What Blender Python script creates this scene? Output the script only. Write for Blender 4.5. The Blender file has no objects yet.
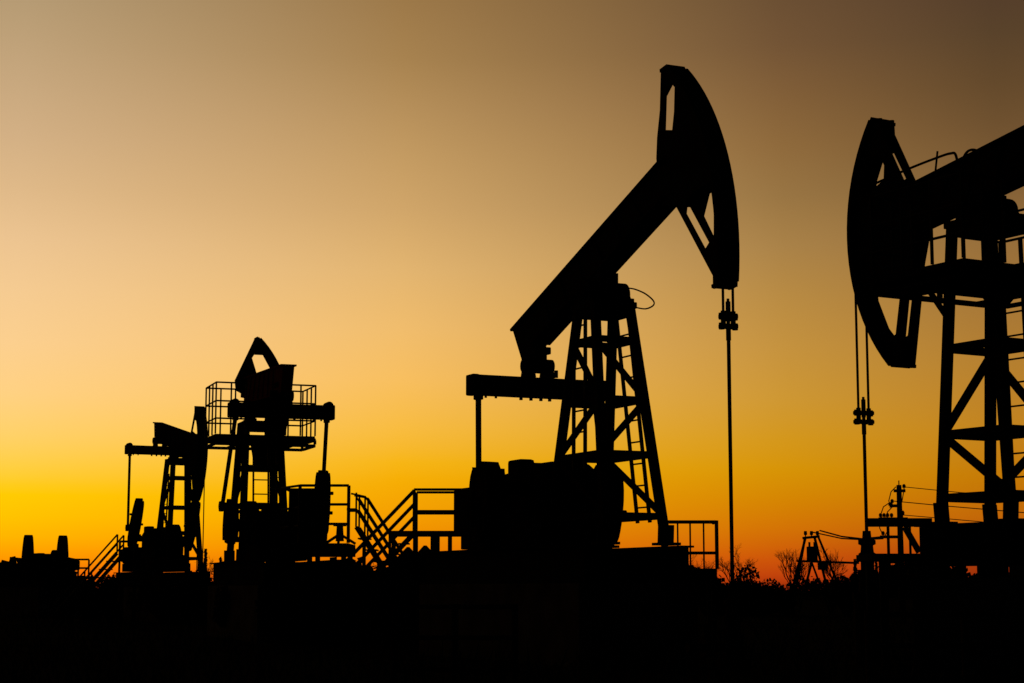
import bpy, bmesh, math, random
from math import radians as R, sin, cos, pi, atan, atan2, hypot, sqrt
from mathutils import Vector, Matrix
from mathutils.geometry import tessellate_polygon
random.seed(7)
sc = bpy.context.scene
col = sc.collection
HC = 1.1                      # eye height
FPX = 1850.0                  # focal length in pixels of a 1024 wide frame
PITCH = atan((590 - 341.5) / FPX)

# ------------------------------------------------------------------ materials
def mat(name, c, rough=.7, metal=0.0, var=.35, scale=3.0, bump=.15, c2=None, spec=0.0):
    m = bpy.data.materials.new(name); m.use_nodes = True
    nt = m.node_tree; b = nt.nodes['Principled BSDF']
    tc = nt.nodes.new('ShaderNodeTexCoord')
    n = nt.nodes.new('ShaderNodeTexNoise'); n.inputs['Scale'].default_value = scale; n.inputs['Detail'].default_value = 6
    nt.links.new(tc.outputs['Object'], n.inputs['Vector'])
    r = nt.nodes.new('ShaderNodeValToRGB')
    r.color_ramp.elements[0].position = .3; r.color_ramp.elements[1].position = .7
    c2 = c2 or tuple(x * (1 - var) for x in c)
    r.color_ramp.elements[0].color = (*c2, 1); r.color_ramp.elements[1].color = (*c, 1)
    nt.links.new(n.outputs['Fac'], r.inputs['Fac']); nt.links.new(r.outputs['Color'], b.inputs['Base Color'])
    b.inputs['Roughness'].default_value = rough; b.inputs['Metallic'].default_value = metal
    b.inputs['Specular IOR Level'].default_value = spec
    if bump:
        bp = nt.nodes.new('ShaderNodeBump'); bp.inputs['Strength'].default_value = bump
        n2 = nt.nodes.new('ShaderNodeTexNoise'); n2.inputs['Scale'].default_value = scale * 8
        nt.links.new(tc.outputs['Object'], n2.inputs['Vector'])
        nt.links.new(n2.outputs['Fac'], bp.inputs['Height']); nt.links.new(bp.outputs['Normal'], b.inputs['Normal'])
    return m
M = dict(
    steel=mat('painted_steel', (.045, .042, .04), .6, c2=(.03, .022, .018)),
    steel2=mat('dark_machinery', (.035, .034, .034), .65, c2=(.022, .02, .02)),
    red=mat('red_paint', (.22, .035, .02), .6, c2=(.13, .025, .015)),
    rust=mat('rusty_steel', (.08, .04, .025), .8, c2=(.045, .03, .025)),
    galv=mat('galvanised_rail', (.07, .066, .06), .6, .1),
    cable=mat('wire_rope', (.05, .045, .04), .6, .1, scale=20),
    conc=mat('dusk_darkened_concrete', (.13, .115, .10), .95, scale=2, c2=(.05, .044, .038)),  # concrete colour darkened to put the dusk shade on the foundations, not oil
    wood=mat('tarred_wood', (.05, .038, .028), .9, scale=6),
    ceramic=mat('brown_insulator', (.08, .04, .025), .3),
    bark=mat('bark', (.05, .04, .03), .95, scale=9),
    leaf=mat('dry_leaf', (.055, .05, .025), .9, scale=5, bump=0),
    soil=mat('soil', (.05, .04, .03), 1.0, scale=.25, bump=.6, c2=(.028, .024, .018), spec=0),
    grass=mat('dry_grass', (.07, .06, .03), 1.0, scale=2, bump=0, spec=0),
    wire=mat('power_wire', (.04, .04, .04), .5),
)

# ------------------------------------------------------------------ mesh helpers
class MB:
    def __init__(s): s.bm = bmesh.new()
    def box(s, c, d, rot=None, ch=0.0):
        g = bmesh.ops.create_cube(s.bm, size=1.0)
        vs = g['verts']
        for v in vs:
            v.co = Vector((v.co.x * d[0], v.co.y * d[1], v.co.z * d[2]))
        if ch:
            es = list({e for v in vs for e in v.link_edges})
            r = bmesh.ops.bevel(s.bm, geom=es, offset=ch, segments=2, affect='EDGES', profile=.6)
            vs = list({v for f in r['faces'] for v in f.verts} | {v for v in vs if v.is_valid})
        for v in vs:
            p = v.co if rot is None else rot @ v.co
            v.co = p + Vector(c)
        return s
    def bar(s, p, q, w, h=None, up=(0, 0, 1)):
        """rectangular bar p->q, w across, h along `up`"""
        h = w if h is None else h
        p, q = Vector(p), Vector(q); d = q - p; L = d.length; d.normalize()
        u = Vector(up)
        if abs(d.dot(u)) > .98: u = Vector((1, 0, 0))
        a = d.cross(u).normalized(); b = a.cross(d).normalized()
        vs = []
        for o in (p, q):
            for sa, sb in ((-1, -1), (1, -1), (1, 1), (-1, 1)):
                vs.append(s.bm.verts.new(o + a * (sa * w / 2) + b * (sb * h / 2)))
        for f in ((0, 1, 2, 3), (7, 6, 5, 4), (0, 4, 5, 1), (1, 5, 6, 2), (2, 6, 7, 3), (3, 7, 4, 0)):
            s.bm.faces.new([vs[i] for i in f])
        return s
    def ibeam(s, p, q, w, h, t=.02, up=(0, 0, 1)):
        p, q = Vector(p), Vector(q); d = (q - p).normalized(); u = Vector(up)
        a = d.cross(u).normalized(); b = a.cross(d).normalized()
        s.bar(p + b * (h / 2 - t / 2), q + b * (h / 2 - t / 2), w, t, up)
        s.bar(p - b * (h / 2 - t / 2), q - b * (h / 2 - t / 2), w, t, up)
        s.bar(p, q, t, h - 2 * t - .002, up)
        return s
    def tube(s, pts, r, seg=8, cap=True):
        pts = [Vector(p) for p in pts]; n = len(pts)
        rs = r if isinstance(r, (list, tuple)) else [r] * n
        rings = []; a = None
        for i, p in enumerate(pts):
            d = (pts[min(i + 1, n - 1)] - pts[max(i - 1, 0)]).normalized()
            if a is None:
                t = Vector((0, 0, 1)) if abs(d.z) < .9 else Vector((1, 0, 0))
                a = d.cross(t).normalized()
            else:
                a = (a - d * a.dot(d)).normalized()
            b = d.cross(a)
            rings.append([s.bm.verts.new(p + (a * cos(2 * pi * k / seg) + b * sin(2 * pi * k / seg)) * rs[i]) for k in range(seg)])
        for i in range(n - 1):
            for k in range(seg):
                s.bm.faces.new((rings[i][k], rings[i][(k + 1) % seg], rings[i + 1][(k + 1) % seg], rings[i + 1][k]))
        if cap:
            s.bm.faces.new(rings[0][::-1]); s.bm.faces.new(rings[-1])
        return s
    def cyl(s, p, q, r, seg=20): return s.tube([p, q], r, seg)
    def lathe(s, base, prof, seg=14):
        rings = [[s.bm.verts.new(Vector(base) + Vector((r * cos(2 * pi * k / seg), r * sin(2 * pi * k / seg), z))) for k in range(seg)] for r, z in prof]
        for i in range(len(rings) - 1):
            for k in range(seg):
                s.bm.faces.new((rings[i][k], rings[i][(k + 1) % seg], rings[i + 1][(k + 1) % seg], rings[i + 1][k]))
        s.bm.faces.new(rings[0][::-1]); s.bm.faces.new(rings[-1])
        return s
    def plate(s, outer, v0, v1, holes=(), fn=None):
        """polygon in the (x,z) plane extruded along y from v0 to v1, with holes"""
        fn = fn or (lambda x, z: (x, z))
        loops = [[Vector((*fn(*p), 0)) for p in l] for l in (outer, *holes)]
        flat = [p for l in loops for p in l]
        tris = tessellate_polygon(loops)
        A = [s.bm.verts.new((p.x, v0, p.y)) for p in flat]
        B = [s.bm.verts.new((p.x, v1, p.y)) for p in flat]
        for t in tris:
            try:
                s.bm.faces.new([A[i] for i in t]); s.bm.faces.new([B[i] for i in reversed(t)])
            except ValueError: pass
        o = 0
        for l in loops:
            n = len(l)
            for k in range(n):
                i, j = o + k, o + (k + 1) % n
                s.bm.faces.new((A[i], A[j], B[j], B[i]))
            o += n
        return s
    def build(s, name, m, parent=None):
        bmesh.ops.recalc_face_normals(s.bm, faces=s.bm.faces)
        me = bpy.data.meshes.new(name); s.bm.to_mesh(me); s.bm.free()
        me.materials.append(M[m] if isinstance(m, str) else m)
        o = bpy.data.objects.new(name, me); col.objects.link(o)
        if parent: o.parent = parent
        return o

def tag(o, label, cat, group=None):
    o['label'] = label; o['category'] = cat
    if group: o['group'] = group
    return o
def thing(name, label, cat, loc, rz=0, group=None):
    o = bpy.data.objects.new(name, None); col.objects.link(o)
    o.location = loc; o.rotation_euler = (0, 0, rz); o.empty_display_size = .3
    return tag(o, label, cat, group)
def zat(py, D):
    """height seen at row py at depth D"""
    y = -(py - 341.5) / FPX
    return HC + D * (sin(PITCH) + y * cos(PITCH)) / (cos(PITCH) - y * sin(PITCH))
def xat(px, py, D):
    y = -(py - 341.5) / FPX
    return D * ((px - 512) / FPX) / (cos(PITCH) - y * sin(PITCH))
def rotp(p, c, a):
    dx, dz = p[0] - c[0], p[1] - c[1]
    return (c[0] + dx * cos(a) - dz * sin(a), c[1] + dx * sin(a) + dz * cos(a))

# ------------------------------------------------------------------ horse heads and beams, (x, z) in metres
def arc(c, r, a0, a1, n=22):
    return [(c[0] + r * cos(a0 + (a1 - a0) * k / n), c[1] + r * sin(a0 + (a1 - a0) * k / n)) for k in range(n + 1)]
TALL = dict(      # tall head, its shape taken with the beam 19.5 degrees up
    ref=19.5, zp=5.6, c=(-.124, 5.716), r=3.727, a=(-8.2, 50.6),
    back=[(2.06, 8.55), (2.02, 7.99), (1.93, 7.6), (1.90, 7.30), (1.93, 7.1), (1.9, 6.6), (2.44, 6.50), (3.42, 5.34), (3.42, 5.16)],
    holes=[[(2.17, 8.16), (2.13, 7.67), (2.55, 7.57), (2.60, 8.10), (2.36, 8.30)],
           [(2.73, 6.50), (2.69, 6.34), (3.21, 5.73), (3.46, 5.90), (3.47, 6.2), (3.40, 6.66), (2.94, 6.60)]],
    holes2=[[(2.17, 8.16), (2.13, 7.67), (2.55, 7.57), (2.60, 8.10), (2.36, 8.30)],
            [(2.77, 6.31), (3.21, 5.73), (3.46, 5.90), (3.47, 6.2), (3.40, 6.68), (2.93, 6.60)]],
    cap=[(2.06, 8.56), (2.26, 8.585)],
    beam=[(-3.03, 5.41), (2.1, 7.25), (2.1, 6.69), (-2.25, 5.10), (-2.50, 4.80), (-2.62, 4.78)])
SHORT = dict(     # shorter, rounder head, its shape taken with the beam 9 degrees down
    ref=-9.0, zp=6.40, c=(-.08, 6.449), r=2.90, a=(-46.2, 37.3),
    back=[(2.06, 8.16), (2.05, 7.93), (1.62, 7.13), (1.50, 6.95), (1.33, 6.34), (1.48, 5.86), (1.57, 5.36), (1.74, 4.44), (1.76, 4.34)],
    holes2=[[(2.12, 7.60), (2.01, 7.42), (2.03, 7.20), (2.58, 6.98), (2.50, 7.3), (2.34, 7.6)],
            [(1.74, 5.42), (1.86, 4.84), (2.08, 4.76), (2.30, 5.0), (2.52, 5.45), (2.53, 5.6)]],
    holes=[[(2.06, 7.66), (1.80, 7.20), (2.56, 6.96), (2.48, 7.3), (2.32, 7.6)],
           [(1.74, 5.42), (1.86, 4.84), (2.08, 4.76), (2.30, 5.0), (2.52, 5.45), (2.53, 5.6)]],
    cap=[(2.02, 8.08), (2.22, 8.12)],
    beam=[(-3.0, 7.72), (1.5, 6.99), (1.5, 6.36), (-2.6, 7.01), (-2.9, 7.1)])

_rb = [rotp(p, (0, SHORT['zp']), R(2.5 + 9.0)) for p in SHORT['beam']]
POINT = dict(     # narrow pointed head, swung aside
    ref=2.5, zp=5.45, c=(-.01, 5.59), r=2.50, a=(-35, 46.0),
    back=[(1.67, 7.38), (1.64, 7.30), (1.19, 6.30), (1.22, 6.05), (1.90, 5.70), (1.97, 5.5), (1.97, 4.95), (1.62, 4.72), (1.72, 4.15)],
    holes=[[(1.64, 6.97), (1.89, 6.97), (2.09, 6.62), (1.71, 6.42), (1.57, 6.85)]],
    cap=[(1.67, 7.36), (1.72, 7.385)],
    beam=[(x, z - SHORT['zp'] + 5.45) for x, z in _rb])

def pumpjack(label, px, D, brg, shape, tilt, tower, crank, group, name='pumpjack', eq=True, platform=False,
             ladder=True, fz=1.2, head_red=False, rod_z=1.35, diag='zigzag', lev=(4.85, 3.93, 3.1, 2.18), eqo=(-2.62, -.37),
             half=1.25, rails=False, rigging=True, side=1.0, zp=None, body=True, front=1.1, skv=.85, lift=0.0, turn=0.0, hs_=1.0, cw_=1.0):
    """walking-beam pumping unit; local +X points to the well, +Y to its left"""
    H = shape
    g = xat(px, 590, D)
    root = thing(name, label, 'oil pump', (g, D, 0), R(90 - brg), group)
    zs = tower['z0']
    # ---- foundation and skid
    x0_ = -5.0; MB().box(((x0_ + front) / 2 + .02, 0, fz / 2 - .05), (front - x0_ + .1, 2 * skv + .26, fz + .1), ch=.03).build('foundation', 'conc', root)
    if lift:
        sp = MB()
        for u in (-4.7, -2.7, -1.0, front - .2):
            for v in (-skv, skv): MB().box((u, v, fz + lift / 2), (.3, .24, lift + .004)).build('spacer_block', 'conc', root)
    fz += lift
    b = MB(); hs = zs - fz
    for v in (-skv, skv): b.ibeam((-5.0, v, fz + hs / 2 + .001), (front, v, fz + hs / 2 + .001), .22, hs, .03)
    for u in (-4.9, -3.6, -2.7, -1.4, -.6, .3, front - .1): b.bar((u, -skv + .1, fz + hs / 2), (u, skv - .1, fz + hs / 2), .16, hs * .8)
    b.build('base_frame', 'steel2', root)
    # ---- tower
    z0, z1, u0, v0, u1, v1 = (tower[k] for k in ('z0', 'z1', 'u0', 'v0', 'u1', 'v1'))
    def corner(su, sv, z):
        t = (z - z0) / (z1 - z0)
        return Vector((su * (u0 + (u1 - u0) * t), sv * (v0 + (v1 - v0) * t), z))
    lw = tower.get('lw', .15)
    for su in (-1, 1):
        for sv in (-1, 1):
            l = MB(); l.bar(corner(su, sv, z0), corner(su, sv, z1), lw, lw)
            c = corner(su, sv, z0); l.box((c.x, c.y, z0 + .02), (.34, .3, .04))
            l.bar(c + Vector((-su * .02, 0, .04)), c + Vector((su * .0, 0, .30)), .26, .03)
            l.build('leg', 'steel', root)
    cs = [(-1, -1), (1, -1), (1, 1), (-1, 1)]
    bw = tower.get('bw', .085)
    for z in lev:
        for i in range(4):
            a, c = cs[i], cs[(i + 1) % 4]
            MB().bar(corner(*a, z), corner(*c, z), bw * .8, bw * 1.25).build('brace', 'steel', root)
    zz = list(lev)
    for (a, c), start in tower['zig']:
        for k in range(len(zz) - 1):
            p, q = (a, c) if (k + start) % 2 == 0 else (c, a)
            MB().bar(corner(*p, zz[k] - .03), corner(*q, zz[k + 1] + .03), bw * .8, bw * 1.15).build('brace', 'steel', root)
    if ladder:
        for (sv, ut, ub, zt, zb) in tower['ladders']:
            l = MB(); w = .19
            def pt(z, o, sv=sv, ut=ut, ub=ub, zt=zt, zb=zb):
                t = (z - zb) / (zt - zb); v = corner(1, sv, z).y
                return Vector((ub + (ut - ub) * t + o, v - sv * .0, z))
            for o in (-w, w): l.bar(pt(zb, o), pt(zt, o), .045, .045)
            n = int((zt - zb) / .33)
            for k in range(1, n + 1): l.tube([pt(zb + k * .33 - .1, -w), pt(zb + k * .33 - .1, w)], .014, 6)
            l.build('ladder', 'galv', root)
    # ---- tower cap and saddle bearing
    zP = zp or H['zp']; a = R(tilt - H['ref']); dz = zP - H['zp']
    cap = MB()
    cap.box((0, 0, z1 + .05), (2 * u1 + .2, 2 * v1 + .14, .10), ch=.015)
    for p_, q_ in (((-u1 - .06, -v1), (u1 + .06, -v1)), ((-u1 - .06, v1), (u1 + .06, v1)), ((u1, -v1 + .05), (u1, v1 - .05)), ((-u1, -v1 + .05), (-u1, v1 - .05))):
        cap.bar((*p_, z1 - .055), (*q_, z1 - .055), .09, .11)
    cap.build('tower_cap', 'steel', root)
    sb = MB(); zb = zP - .02
    for v in (-.25, .25):
        sb.cyl((0, v - .10, zb), (0, v + .10, zb), .20, 24)
        sb.plate([(-.28, z1 + .10), (.28, z1 + .10), (.20, zb), (-.20, zb)], v - .09, v + .09)
        sb.box((0, v, z1 + .13), (.62, .22, .07), ch=.01)
        for u in (-.26, .26): sb.cyl((u, v, z1 + .15), (u, v, z1 + .22), .025, 8)
    sb.cyl((0, -.38, zb), (0, .38, zb), .09, 16)
    sb.build('saddle_bearing', 'steel2', root)
    def F(x, z):
        p = rotp((x, z), (0, H['zp']), a); return (p[0], p[1] + dz)
    # ---- walking beam
    bm_ = H['beam']; w = .18
    B = MB()
    B.plate(bm_, -w + .05, w - .05, fn=F)
    def off(poly, n=1): return poly
    t0, t1 = bm_[0], bm_[1]; b1, b0 = bm_[2], bm_[3]
    def P3(p, v): q = F(*p); return Vector((q[0], v, q[1]))
    upb = (P3(t1, 0) - P3(t0, 0)).normalized(); nrm = Vector((-upb.z, 0, upb.x))
    B.bar(P3(t0, 0) - nrm * .0, P3(t1, 0) - nrm * .0, 2 * w, .04, nrm)
    B.bar(P3(b0, 0), P3(b1, 0), 2 * w, .04, nrm)
    for k in range(1, 7):
        t = k / 7
        p = P3(t0, 0).lerp(P3(t1, 0), .12 + t * .8); q = P3(b0, 0).lerp(P3(b1, 0), t)
        B.bar(p - nrm * .03, q + nrm * .03, 2 * w - .06, .02, upb)
    beam = B.build('walking_beam', 'red' if head_red else 'steel', root)
    sd = MB()   # seat that carries the beam on the bearing
    sb0 = P3(b0, 0).lerp(P3(b1, 0), (0 - b0[0]) / (b1[0] - b0[0]))
    sd.bar((0, 0, zb + .06), tuple(sb0 - nrm * .02), 2 * w - .06, .36, (1, 0, 0))
    sd.build('beam_seat', 'steel2', beam)
    # ---- horse head
    C, r = H['c'], H['r']; A0, A1 = R(H['a'][0]), R(H['a'][1])
    hx, hz = t1[0] * .98, (t1[1] + b1[1]) / 2
    if hs_ != 1:
        S_ = lambda p: (hx + (p[0] - hx) * hs_, hz + (p[1] - hz) * hs_)
        H = dict(H, back=[S_(p) for p in H['back']], holes=[[S_(p) for p in h] for h in H['holes']], holes2=[[S_(p) for p in h] for h in H.get('holes2', H['holes'])], cap=[S_(p) for p in H['cap']])
        C = S_(C); r *= hs_
    hd = MB(); hw = .168 if shape is TALL else .18
    fr = arc(C, r, A0, A1) + arc(C, r - .035, A1, A0)
    hd.plate(fr, -hw, hw, fn=F)
    for v in (-hw + .012, hw - .012):     # lips that keep the ropes on the face
        hd.plate(arc(C, r + .025, A0 + .02, A1 - .02) + arc(C, r - .05, A1 - .02, A0 + .02), v - .014, v + .014, fn=F)
    head = hd.build('horse_head', 'red' if head_red else 'steel', root)
    for v in (-.118, .118):
        s_ = MB(); s_.plate(H['back'] + arc(C, r - .038, A0, A1), v - .018, v + .018, H['holes2'] if v > 0 and 'holes2' in H else H['holes'], fn=F)
        s_.build('side_plate', 'steel', head)
    ca, cb = H['cap']
    c_ = MB(); c_.bar(P3(ca, 0), P3(cb, 0), .31 if shape is TALL else .25, .05, nrm); c_.build('head_cap', 'steel', head); c_ = MB()
    for k in (1, 3): # stiffeners between the side plates
        p = H['back'][k]; q = H['back'][k + 1]
    bb = H['back'][-1]; ee = (C[0] + r * cos(A0), C[1] + r * sin(A0))
    c_.bar(P3(bb, 0) + Vector((0, 0, .03)), P3(ee, 0) + Vector((0, 0, .03)), .32, .05, (0, 0, 1))
    c_.build('head_foot', 'steel', head)
    if turn:   # head swung aside on its hinge, clear of the well
        piv = P3((hx + .2, hz), 0); T = Matrix.Translation(piv) @ Matrix.Rotation(R(turn), 4, 'Z') @ Matrix.Translation(-piv)
        head.data.transform(T)
    ties = MB()
    mid = ((t1[0] + b1[0]) / 2, (t1[1] + b1[1]) / 2)
    ties.bar(P3((mid[0] - .3, mid[1]), 0), P3((mid[0] + .55, mid[1] + .12), 0), .225, .45, nrm)
    ties.build('head_mount', 'steel', head)
    if turn:
        for ch in list(bpy.data.objects):
            if ch.parent == head and ch.name.split('.')[0] != 'head_mount': ch.data.transform(T)
    # ---- equalizer, pitmans, cranks
    uc, zc = crank['c']; ang = R(crank['a'])
    eqc = None
    if eq:
        p = F(*rotp((eqo[0], H['zp'] + eqo[1]), (0, H['zp']), R(H['ref'])))
        eqc = Vector((p[0], 0, p[1]))
        e = MB()
        hh = .16
        e.box(tuple(eqc), (.26, 2 * half - .06, 2 * hh), ch=.012)
        for s in (-1, 1):
            e.box((eqc.x, s * (half - .03), eqc.z), (.275, .14, 2 * hh + .02), ch=.03)
            if crank.get('knob'): e.cyl((eqc.x - .13, s * (half - .1), eqc.z + hh - .01), (eqc.x + .13, s * (half - .1), eqc.z + hh - .01), .10, 14)
            for q in (-.3, .3): e.cyl((eqc.x, s * (half - .35) + q * .3, eqc.z - hh - .04), (eqc.x, s * (half - .35) + q * .3, eqc.z - hh + .01), .022, 8)
        for q in (-.3, -.12, .06, .22): e.cyl((eqc.x, q, eqc.z - hh - .05), (eqc.x, q, eqc.z - hh + .01), .03, 8)
        e.build('equalizer', 'steel', root)
        h = MB()
        for v in (-.17, .17):
            h.plate([(-.22, hh - .01), (.22, hh - .01), (.13, .40), (.07, .46), (-.07, .46), (-.13, .40)], v - .04, v + .04,
                    fn=lambda x, z: (x + eqc.x, z + eqc.z))
        h.cyl((eqc.x, -.26, eqc.z + .36), (eqc.x, .26, eqc.z + .36), .12, 18)
        h.box((eqc.x, 0, eqc.z + .44), (.34, .2, .22), ch=.03)
        h.box((eqc.x, 0, eqc.z + .60), (.42, .3, .12), ch=.02)
        for v in (-.24, .24): h.cyl((eqc.x + .2, v, eqc.z + hh), (eqc.x + .2, v, eqc.z + hh + .12), .035, 8)
        h.build('equalizer_bearing', 'steel2', root)
    pin_r = crank.get('pin', .8); L = crank.get('len', 1.3)
    vc = 1.05
    for s in (-1, 1):
        av = ang + (R(crank.get('off', 0)) if s > 0 else 0)
        d = Vector((cos(av), 0, sin(av))); n = Vector((-d.z, 0, d.x)); c0 = Vector((uc, 0, zc))
        def K(x, y, d=d, n=n, c0=c0): q = c0 + d * x + n * y; return (q.x, q.z)
        L = crank.get('len_left', crank.get('len', 1.3)) if s > 0 else crank.get('len', 1.3)
        k = MB()
        k.plate([(-.40, -.18), (-.28, -.30), (.1, -.31), (L - .1, -.19), (L, -.12), (L, .12), (L - .1, .19), (.1, .31), (-.28, .30), (-.40, .18)],
                s * vc - .09, s * vc + .09, fn=K)
        k.cyl((uc, s * vc - .15, zc), (uc, s * vc + .15, zc), .17, 20)
        ck = k.build('crank', 'steel2', root)
        wd = crank.get('w', .46); l0, l1 = crank.get('wl_left', crank.get('wl', (.05, 1.25))) if s > 0 else crank.get('wl', (.05, 1.25))
        for q in (-1, 1):
            cw = MB()
            y0 = q * .315; y1 = q * wd
            ts = (0, .05, .13, .25, .4, .55, .7, .83, .92, .97, 1); ws = (.58, .76, .90, .98, 1, .96, .88, .77, .66, .55, .42)
            rr = [(l0, y0 * .8)] + [(l0 + (l1 - l0) * t, q * max(wd * k, .12)) for t, k in zip(ts, ws)] + [(l1, q * .05), (l1 - .12, q * .05), (l1 - .2, q * .20)]
            cw.plate(rr, s * vc - crank.get('th', .17), s * vc + crank.get('th', .17), fn=K)
            for xx in ((.35, .8) if l1 > .95 else (.35,)):
                q3 = K(xx, q * .36); cw.cyl((q3[0], s * vc - crank.get('th', .17) - .04, q3[1]), (q3[0], s * vc + crank.get('th', .17) + .04, q3[1]), .04, 8)
            cw.build('counterweight', 'steel2', ck)
        if eqc is not None:
            pin = K(pin_r, crank.get('pn', 0))
            pp = Vector((pin[0], s * (vc + .12), pin[1])); ee_ = Vector((eqc.x, s * (half - .13), eqc.z - .17))
            t = MB(); t.tube([pp, ee_], .048, 10)
            t.cyl((pp.x, s * vc + s * .05, pp.z), (pp.x, s * (vc + .20), pp.z), .07, 14)
            t.box((pp.x, s * (vc + .13), pp.z), (.22, .12, .24), ch=.03)
            t.box((ee_.x, s * (half - .13), ee_.z - .02), (.13, .13, .1), ch=.02)
            t.build('pitman_arm', 'steel', root)
    if body:
        gz = zc - .05
        gb = MB()
        gb.plate([(-.75, -.55), (1.15, -.55), (1.2, -.1), (1.0, .22), (.75, .30), (.5, .42), (.28, .31), (-.1, .33), (-.55, .29), (-.75, .2)], -.5, .5, fn=lambda x, z: (uc + x, gz + z))
        gb.box((uc - .05, -.44, gz + .36), (.46, .28, .28), ch=.05); gb.box((uc - .1, .16, gz + .38), (.5, .36, .20), ch=.06)
        gb.cyl((uc - .2, -.05, gz + .3), (uc - .2, -.05, gz + .46), .05, 10)
        gx = gb.build('gearbox', 'steel2', root)
        sh = MB(); sh.cyl((uc, -vc - .1, zc), (uc, vc + .1, zc), .11, 18); sh.build('crank_shaft', 'steel2', gx)
        st = MB(); top = gz - .55
        st.box((uc + .2, 0, (zs + top) / 2), (2.2, 1.06, max(.05, top - zs)), ch=.02)
        st.build('gearbox_stand', 'steel2', root)
        mz = zs + .62; mu = crank.get('mu', -4.1); mv = crank.get('mv', -.45)
        mt = MB(); mt.cyl((mu, mv - .38, mz), (mu, mv + .38, mz), .30, 22)
        mt.cyl((mu, mv - .46, mz), (mu, mv - .38, mz), .24, 22)
        for k in range(10):
            an = 2 * pi * k / 10; mt.bar((mu + .3 * cos(an), mv - .34, mz + .3 * sin(an)), (mu + .3 * cos(an), mv + .34, mz + .3 * sin(an)), .03, .05, (cos(an), 0, sin(an)))
        mt.box((mu, mv, mz + .36), (.26, .3, .16), ch=.02); mt.box((mu, mv, zs + .17), (.62, .7, .3), ch=.02)
        if crank.get('cover'): mt.box((mu, mv - .28, mz + .02), (.66, .40, .78), ch=.04)
        mo = mt.build('motor', 'steel2', root)
        pl = MB(); pl.cyl((mu, .06 + mv + .36, mz), (mu, .22 + mv + .36, mz), .17, 20); pl.build('pulley', 'steel2', mo)
        bg = MB(); yv = mv + .5
        c1, r1, c2_, r2 = (mu, mz), .24, (uc - .35, gz + .1), .5
        pts = []
        aa = atan2(c2_[1] - c1[1], c2_[0] - c1[0])
        for k in range(13): q = aa + pi / 2 + pi * k / 12; pts.append((c1[0] + r1 * cos(q), c1[1] + r1 * sin(q)))
        for k in range(13): q = aa - pi / 2 + pi * k / 12; pts.append((c2_[0] + r2 * cos(q), c2_[1] + r2 * sin(q)))
        bg.plate(pts, .56, .74); bg.build('belt_guard', 'steel2', root)
    # ---- bridle, carrier bar and polished rod hanging from the head
    if rigging:
        uf = H.get('uf') or max(F(*p)[0] for p in arc(C, r, A0, A1, 60)) - (.05 if shape is SHORT else .02)
        zh = F(*C)[1]
        lowest = min(F(*p)[1] for p in arc(C, r, A0, A1, 60))
        cz = rigging if not isinstance(rigging, bool) else lowest - .45
        cvv = .10 if shape is SHORT else .078
        for v in (-cvv, cvv):
            MB().tube([(uf, v, zh), (uf, v, cz + .10)], .019, 8).build('bridle_cable', 'cable', root)
        cb_ = MB()
        for z in (cz - .07, cz + .065):
            cb_.box((uf, 0, z), (.14, 3.1 * cvv, .062), ch=.015)
            for v in (-1.35 * cvv, 1.35 * cvv): cb_.cyl((uf, v, z - .045), (uf, v, z + .045), .04, 10)
        for v in (-cvv, cvv): cb_.cyl((uf, v, cz - .08), (uf, v, cz + .14), .035, 10)
        cb_.cyl((uf, 0, cz), (uf, 0, cz + .27), .034, 12); cb_.cyl((uf, 0, cz + .25), (uf, 0, cz + .31), .02, 10)
        cb_.build('carrier_bar', 'steel2', root)
        rd = MB(); rd.tube([(uf, 0, cz), (uf, 0, rod_z - .2)], .026, 10)
        rd.cyl((uf, 0, cz - .26), (uf, 0, cz - .08), .034, 10)
        rd.build('polished_rod', 'steel', root)
        root['well_u'] = uf
    # ---- top service platform
    if platform:
        pu0, pu1, pv, pz, prh = platform
        dk = MB()
        dk.box(((pu0 + pu1) / 2, 0, pz - .03), (pu1 - pu0, 2 * pv, .05))
        for u in (pu0, pu1):
            dk.bar((u, -pv, pz - .09), (u, pv, pz - .09), .08, .08); dk.bar((u, -pv, pz - .235), (u, pv, pz - .235), .07, .07)
            for v in (-pv, 0, pv): dk.bar((u, v, pz - .2), (u, v, pz - .1), .06, .06)
        for v in (-pv, -pv * .55, pv * .55, pv): dk.bar((pu0 + .05, v, pz - .09), (pu1 - .05, v, pz - .09), .07, .07); dk.bar((pu0 + .05, v, pz - .235), (pu1 - .05, v, pz - .235), .06, .06)
        for su in (-1, 1):
            for sv in (-1, 1):
                if pv < 1.22: continue
                c = corner(su, sv, pz - .62); c2 = corner(su, sv, pz - .2); dk.bar(c, (c2.x, c2.y + sv * .42, pz - .2), .06, .06)
        dko = dk.build('service_platform', 'steel', root)
        for sv in (-1, 1):      # one guardrail on each side, open towards the beam
            rl = MB(); m_ = .30 * 2 * pv
            path = [(pu0, sv * (pv - m_)), (pu0, sv * pv), (pu1, sv * pv), (pu1, sv * (pv - m_))]
            for hgt in (prh, prh * .64, prh * .30):
                for p, q in zip(path, path[1:]): rl.tube([(*p, pz + hgt), (*q, pz + hgt)], .02, 8)
            posts = []
            for p, q, ts in ((path[0], path[1], (0, .5)), (path[1], path[2], (0, .33, .66)), (path[2], path[3], (0, .5, 1))):
                for t in ts: posts.append((p[0] + (q[0] - p[0]) * t, p[1] + (q[1] - p[1]) * t))
            for p in posts: rl.bar((*p, pz), (*p, pz + prh), .034, .034)
            rl.build('railing', 'galv', dko)
    return root, F, P3, corner
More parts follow.
